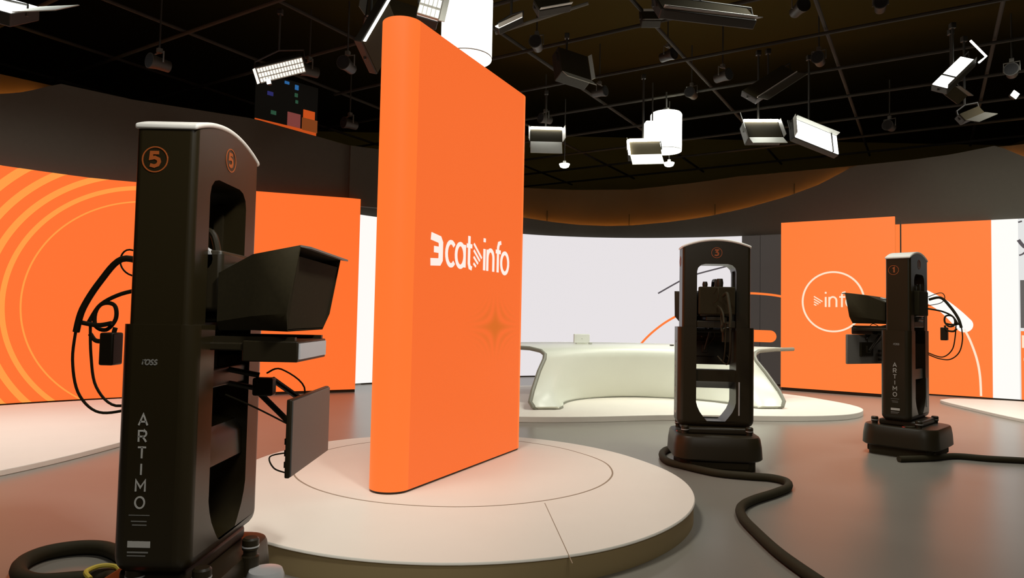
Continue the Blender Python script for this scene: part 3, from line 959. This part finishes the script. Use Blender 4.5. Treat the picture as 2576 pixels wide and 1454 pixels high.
# ------------------------------------------------------------------ lamps
def lamp(label, c, r, u, doors=(), on=None, depth=.10, strip=None, grid=0, split=None, hang=True, door_mat=None, name='softlight', yoke=True, sign=1):
    """c centre of the panel, r/u half vectors, doors = (edge, length, angle from the panel plane)"""
    n = r.cross(u).normalized()
    if n.dot(CAM - c) * sign < 0:
        n = -n
    u = (u - r.normalized() * u.dot(r.normalized()))
    t = thing(name, label, 'studio lamp', c, 0, 'studio lamps on the grid')
    off = c.copy()
    rn, un = r.normalized(), u.normalized()
    mb = MB(); mb.obox(c - n * (depth / 2 + .004), r * 1.02, u * 1.04, n * (depth / 2)); mb.build('housing', M_lampbody, t, off, bevel=.012)
    if on:
        mb = MB(); mb.obox(c + n * .003, r * .98, u * .96, n * .006); mb.build('diffuser', on, t, off, smooth=0)
    else:
        mb = MB(); mb.obox(c + n * .001, r * .98, u * .96, n * .004); mb.build('honeycomb', M_matte, t, off, smooth=0)
    if grid:
        mb = MB()
        for i in range(grid + 1):
            k = -1 + 2 * i / grid
            mb.obox(c + r * (k * .98) + n * .018, rn * .003, u * .96, n * .012)
        for k in (-.96, -.32, .32, .96):
            mb.obox(c + u * k + n * .018, r * .98, un * .004, n * .012)
        mb.build('louvre', M_flap, t, off, smooth=0)
    if split is not None:
        mb = MB(); mb.obox(c + r * split + n * .012, rn * .010, u * .99, n * .010); mb.build('divider', M_lampbody, t, off, smooth=0)
    for e, Ln, ang, mt in doors:
        e_, half, wid = {'top': (un, u, r), 'bottom': (-un, -u, r), 'left': (-rn, -r, u), 'right': (rn, r, u)}[e]
        dirv = e_ * math.cos(math.radians(ang)) + n * math.sin(math.radians(ang))
        nn = wid.cross(dirv).normalized()
        cc_ = c + half * 1.03 + dirv * (Ln / 2) + n * .01
        mb = MB(); mb.obox(cc_, wid * .98, dirv * (Ln / 2), nn * .004)
        mb.build('barn_door', mt or M_flap, t, off, smooth=0)
    if strip:
        for e in strip:
            e_, half, wid = {'top': (un, u, r), 'bottom': (-un, -u, r), 'left': (-rn, -r, u), 'right': (rn, r, u)}[e]
            mb = MB(); mb.obox(c + half * 1.02 + n * .02, wid * 1.02, e_ * .016, n * .014)
            mb.build('added_light_strip', M_tube, t, off, bevel=.004)  # glowing strip added at the panel edge to light the flaps
    if yoke:
        back = c - n * (depth + .05)
        tip = back + Vector((0, 0, .22))
        MB().tube([c - r * 1.08 - n * .05, c - r * 1.08 - n * .1 + Vector((0, 0, .16)), tip, c + r * 1.08 - n * .1 + Vector((0, 0, .16)), c + r * 1.08 - n * .05], .012, 6).build('yoke', M_lampbody, t, off)
        if hang and tip.z < 5.58:
            MB().tube([tip, Vector((tip.x, tip.y, 5.60))], .016, 8).build('hanger', M_lampbody, t, off)
            MB().box(tip.x - .035, tip.x + .035, tip.y - .035, tip.y + .035, 5.54, 5.62).build('clamp', M_lampbody, t, off, bevel=.008)
    return t


def quad(cx, cy, rx, ry, ux, uy, Y, dr=0, du=0):
    """centre and half vectors from photo directions; dr, du are depth changes along them"""
    c = at(cx, cy, Y)
    return c, at(cx + rx, cy + ry, Y + dr) - c, at(cx + ux, cy + uy, Y + du) - c


# two framed lamps above the desk
c, r, u = quad(1374, 341, 40, 1, 0, -16, 12.0, 0, .06)
lamp('framed lamp with lit lower flap, left of the two white drums over the desk', c, r, u,
     [('bottom', .31, 12, None), ('left', .10, 75, None), ('right', .13, 70, None), ('top', .04, 60, None)], strip=('top',), depth=.16)
c, r, u = quad(1622, 372, 40, -1, 0, -17, 11.1, 0, .06)
lamp('framed lamp with skewed lit lower flap, in front of the farther white drum', c, r, u,
     [('bottom', .27, 16, None), ('left', .10, 75, None), ('top', .04, 60, None)], strip=('top', 'left'), depth=.16)
c, r, u = quad(1920, 326, 43, 0, 0, -20, 10.0, .02, .08)
lamp('open box lamp with black sides and pale lower flap above the middle robot', c, r, u,
     [('bottom', .17, 20, None), ('left', .22, 58, M_flapk), ('right', .07, 80, M_flapk), ('top', .03, 60, None)], strip=('top',), depth=.16)
c, r, u = quad(2053, 344, 54, 22, 10, -18, 10.2, .12, .1)
lamp('glaring white tilted lamp right of the open box lamp', c, r, u, [('left', .10, 70, None), ('top', .07, 80, M_flap)], on=M_on, split=.72)
c, r, u = quad(2400, 182, 36, -35, 11, 13, 9.0, .05, -.08)
lamp('glaring white oblong lamp tilted diagonally at the upper right', c, r, u, [('top', .05, 90, M_flapk)], on=M_on, split=-.33)
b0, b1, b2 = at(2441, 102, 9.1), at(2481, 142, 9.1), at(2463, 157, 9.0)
t = tag(MB().tube([b0, b1, b2], .014, 8).build('lamp_bracket', M_on), 'bright white angled bracket beside the diagonal upper right lamp', 'lamp part')  # bracket is no lamp; its brightly lit look is added glow
c, r, u = quad(2406, 240, 16, 12, -12, 12, 9.2, .05, .05)
lamp('dark grey lamp head just below the diagonal upper right lamp', c, r, u, [('bottom', .08, 60, M_flapk)])
c, r, u = quad(2445, 285, 24, -10, 6, -14, 9.4, .05, .05)
lamp('dark lamp with a thin pale edge, lowest at the upper right', c, r, u, [('bottom', .18, 40, M_flapk)])
# louvred lamp at the left
c, r, u = quad(707, 175, 57, -14, -10, -18, 9.0, .1, -.08)
lamp('white louvred lamp panel tilted left of the slab top', c, r, u, [('left', .04, 30, M_dimon)], on=M_dimon, grid=16)
c, r, u = quad(676, 205, 5, -1, -2, -6, 8.9)
lamp('tiny white lamp under the white louvred panel', c, r, u, [], on=M_on, depth=.05, yoke=False)
# lamps around the slab top
c, r, u = quad(1084, 8, 26, 8, 14, -36, 6.2, .02, .1)
lamp('grey louvred lamp directly above the slab, left of the big white drum', c, r, u, [('right', .06, 10, M_flap)], on=M_dimon, grid=5)
c, r, u = quad(962, 93, 30, -52, 30, 17, 7.0, .1, .25)
lamp('black lamp with a thin white lit edge left of the slab top', c, r, u, [('bottom', .03, 85, M_on)], depth=.1)  # lit edge is painted: the thin door glows by itself
c, r, u = quad(985, 28, 60, 18, 18, -26, 8.0, .1, .1)
lamp('dark square lamp head behind the top of the slab', c, r, u, [('bottom', .16, 50, M_flapk), ('left', .14, 50, M_flapk)], depth=.18)
c, r, u = quad(1280, 55, 30, -14, 8, -8, 8.0, .05, .05)
lamp('slim lamp with a white flap right of the big white drum', c, r, u, [('bottom', .05, 80, None)], on=M_dimon, depth=.08)
c, r, u = quad(1390, 6, 40, -7, 3, -14, 7.6, .05, .05)
lamp('grey lamp cropped by the top of the picture right of the big drum', c, r, u, [('bottom', .05, 60, None)], on=None, depth=.1)
c, r, u = quad(1446, 160, 36, 12, 14, -24, 9.5, .1, .15)
lamp('unlit lamp with one grey flap hanging right of the slab', c, r, u, [('bottom', .22, 30, None), ('right', .06, 60, M_flap)], depth=.2)
c, r, u = quad(1638, 40, 24, 0, 0, -10, 9.0, 0, .05)
lamp('small dark flared lamp hanging at the top centre', c, r, u, [('bottom', .17, 35, M_flapk), ('top', .03, 60, M_flap)], depth=.12)
c, r, u = quad(1775, 20, 115, 14, -4, -14, 6.6, .1, .1)
lamp('long dark lamp bar with a pale edge at the top right of centre', c, r, u, [('bottom', .13, 30, M_flapk), ('bottom', .03, 88, M_rim)], depth=.1)
c, r, u = quad(1936, 205, 50, -32, -5, -18, 10.0, .1, .1)
lamp('unlit slanted lamp with a dark grey flap above the open box lamp', c, r, u, [('bottom', .20, 20, M_flapk), ('bottom', .025, 88, M_rim)], depth=.10)
# near lamp cropped by the top left corner
c, r, u = quad(8, 10, 56, 16, 8, -14, 6.0, .05, .2)
lamp('glaring lamp with a pale flap cropped by the top left corner', c, r, u, [('right', .36, 20, None)], on=M_on, depth=.12)
c, r, u = quad(2553, 238, 7, 5, 4, -7, 11)
lamp('tiny bright lamp at the right edge of the picture', c, r, u, [], on=M_on, depth=.05, yoke=False)


# drum lanterns
def drum(label, cx, cy, Y, r=.283, h=.70):
    c = at(cx, cy, Y)
    t = thing('drum_lamp', label, 'studio lamp', c, 0, 'white drum lamps')
    MB().lathe([(r * .97, 0), (r, .012), (r, h - .03), (r * .93, h)], (0, 0, 0), 40).build('drum_shade', M_lant, t)
    MB().lathe([(r * .985, -.004), (r * .985, 0)], (0, 0, 0), 40).build('diffuser', M_lant, t)
    MB().lathe([(r * 1.004, .008), (r * 1.004, .02)], (0, 0, 0), 40).build('rim', M_flap, t)
    MB().lathe([(.06, h), (.05, h + .1)], (0, 0, 0), 16).build('lamp_holder', M_lampbody, t)
    MB().tube([(0, 0, h + .1), (0, 0, 5.6 - c.z)], .015, 8).build('hanger', M_lampbody, t)
    return t


drum('big glowing white drum lamp just behind the slab top', 1173, 150, 7.3)
drum('glowing white drum lamp far over the news desk', 1675, 381, 12.1)
c = at(1641, 326, 11.62)
t = thing('box_lamp', 'small glowing white box lamp left of the farther drum', 'studio lamp', c)
MB().box(-.14, .14, -.14, .14, -.12, .12).build('shade', M_lant, t, bevel=.02)
MB().tube([(0, 0, .12), (0, 0, 5.6 - c.z)], .012, 8).build('hanger', M_lampbody, t)
for i, (px, py, lab) in enumerate(((1420, 414, 'tiny white bowl lamp below the framed lamp beside the slab'), (1683, 411, 'tiny white bowl lamp below the farther drum'))):
    c = at(px, py, 12.6)
    t = thing('bowl_lamp', lab, 'studio lamp', c, 0, 'small bowl lamps')
    MB().lathe([(.05, -.06), (.08, -.045), (.1, 0), (.10, .012)], (0, 0, 0), 20).build('bowl', M_on, t)
    MB().lathe([(.035, .012), (.03, .07)], (0, 0, 0), 12).build('lamp_neck', M_flap, t)
    MB().tube([(0, 0, .07), (0, 0, 5.6 - c.z)], .01, 6).build('hanger', M_lampbody, t)

# small unlit spotlights on the pipes
spots = [(400, 160, 8.5, 'small dark spotlight high above the ringed screen'), (778, 178, 9.5, 'dark spotlight right of the white louvred panel'),
         (874, 165, 9.0, 'dark spotlight between louvred panel and slab'), (880, 312, 11.5, 'dark grey spotlight low beside the slab, over the left wall'),
         (1372, 300, 13.0, 'dark spotlight above the left framed lamp'), (1350, 112, 9.8, 'dark spotlight up the pipe right of the slab'),
         (1508, 232, 12.0, 'dark spotlight between the slab and the farther drum'), (1680, 140, 10.8, 'dark spotlight with a pale box near the top centre'),
         (1818, 192, 10.6, 'dark spotlight left of the slanted lamp'), (1740, 236, 12.0, 'dark spotlight just above the farther drum'),
         (2010, 22, 9.0, 'dark spotlight at the top right of centre'), (2215, 14, 9.5, 'dark spotlight at the top right'),
         (2545, 180, 10.0, 'dark spotlight at the upper right edge'), (2238, 318, 12.5, 'dark spotlight over the right screens'), (2060, 150, 10.2, 'dark spotlight right of the slanted lamp')]
p0 = None
for i, (px, py, Y, lab) in enumerate(spots):
    c = at(px, py, Y)
    if p0 is None:
        p0 = thing('spotlight', lab, 'studio lamp', c, 0, 'unlit spotlights on the grid')
        MB().lathe([(.05, -.14), (.075, -.13), (.08, .02), (.10, .12), (.10, .13)], (0, 0, 0), 18, 'y').build('spot_body', M_lampbody, p0)
        MB().lathe([(.085, .13), (.085, .134)], (0, 0, 0), 18, 'y').build('spot_lens', M_glass, p0)
        MB().tube([(-.1, 0, 0), (-.1, 0, .14), (.1, 0, .14), (.1, 0, 0)], .010, 6).build('yoke', M_flapk, p0)
        MB().box(-.03, .03, -.03, .03, .14, .20).build('clamp', M_flapk, p0, bevel=.006)
        MB().tube([(0, 0, .19), (0, 0, .9)], .012, 6).build('hanger', M_lampbody, p0)
        o = p0
    else:
        o = p0.copy(); COL.objects.link(o)
        for ch in list(p0.children):
            k = ch.copy(); COL.objects.link(k); k.parent = o
        o['label'] = lab
    o.location = c
    o.rotation_euler = (0, 0, math.radians(random.uniform(120, 240)))

# small dark display with coloured lights over the left wall
A = at(640, 300, 12.0); B = at(796, 338, 12.9)
dd = (B - A); dd.z = 0; Lg = dd.length; dd.normalize(); nn = Vector((dd.y, -dd.x, 0))
A.z = 4.86
t = thing('gallery_display', 'small dark display above the left wall with blue dots over an orange strip', 'display', A)
off = A.copy()


def gp(name, m, a0, a1, z0, z1, fr):
    mb = MB(); mb.obox(A + dd * ((a0 + a1) / 2) + Vector((0, 0, (z0 + z1) / 2)) + nn * fr, dd * ((a1 - a0) / 2), Vector((0, 0, (z1 - z0) / 2)), nn * .01)
    return mb.build(name, m, t, off, smooth=0)


S_b1 = screen('display_blue', (40, 95, 150)); S_b2 = screen('display_indigo', (40, 40, 95)); S_b3 = screen('display_green', (40, 75, 55))
S_o1 = screen('display_orange', (190, 75, 25)); S_o2 = screen('display_brown', (120, 60, 25)); S_o3 = screen('display_pink', (120, 60, 55)); S_bk = screen('display_black', (9, 8, 6))
gp('display_panel', S_bk, 0, Lg, 0, .95, 0)
gp('orange_strip', S_o1, 0, Lg - .02, .0, .075, .014)
gp('picture_block', S_o2, Lg - .32, Lg, .06, .30, .016)['label'] = 'brown lower block'
gp('picture_block', S_o1, Lg - .3, Lg - .06, .30, .46, .016)['label'] = 'orange upper block'
gp('picture_block', S_o3, Lg - .62, Lg - .36, .08, .34, .018)['label'] = 'pinkish block'
for a0, z0, w, h, m in ((.55, .86, .09, .05, S_b1), (.76, .80, .07, .09, S_b1), (.76, .66, .06, .07, S_b3), (.22, .56, .11, .07, S_b2), (.78, .54, .05, .06, S_b3), (.30, .22, .10, .07, S_b3)):
    gp('light_dot', m, a0, a0 + w, z0, z0 + h, .016)


# ------------------------------------------------------------------ light
def area(name, loc, target, size, power, col=(1, .985, .93), spread=120):
    l = bpy.data.lights.new(name, 'AREA')
    l.shape = 'SQUARE'
    l.size = size
    l.energy = power
    l.color = col
    l.spread = math.radians(spread)
    o = bpy.data.objects.new(name, l)
    COL.objects.link(o)
    o.location = loc
    o.rotation_euler = (Vector(target) - Vector(loc)).to_track_quat('-Z', 'Y').to_euler()
    return o


area('desk_key', (2.4, 9.6, 5.5), (2.4, 10.5, .5), .9, 58, (.99, 1, .88), 105)
area('desk_top', (3.2, 12.2, 5.4), (2.4, 11.6, .9), .8, 40, (.98, 1, .88), 100)
area('stage_key', (-1.0, 4.2, 5.6), (-.3, 5.2, .2), 1.0, 63, (1, .98, .88), 110)
area('left_key', (-5.8, 6.0, 5.5), (-5.6, 8.0, 0), .9, 108, (.98, 1, .96), 110)
area('right_key', (7.6, 8.2, 5.5), (9.4, 10.8, 0), .9, 165, (1, .98, .9), 130)
area('right_back_fill', (6.2, 11.0, 5.4), (6.0, 11.6, 0), .8, 90, (1, .98, .9), 120)  # light without a fixture, added to brighten the far right floor
area('floor_fill', (3.2, 6.4, 5.6), (3.0, 7.0, 0), 1.2, 52, (.98, 1, .9), 115)
area('robot_fill', (1.6, .9, 5.3), (-1.35, 3.0, 1.9), .5, 15, (1, .99, .93), 48)  # unseen light added to brighten the nearest robot's rim and front
area('rear_fill', (1.0, -2.5, 5.4), (2.0, 8.0, 2.0), 1.6, 75, (1, .97, .88), 150)  # unseen fill added behind the camera to lift robots and walls

w = bpy.data.worlds.new('studio_dark')
sc.world = w
w.use_nodes = True
bg = w.node_tree.nodes['Background']
bg.inputs[0].default_value = (.0065, .0045, .0016, 1)
bg.inputs[1].default_value = 1.0

vs = sc.view_settings
vs.view_transform = 'Standard'
vs.look = 'None'
vs.exposure = 0
vs.gamma = 1
vs.use_curve_mapping = False
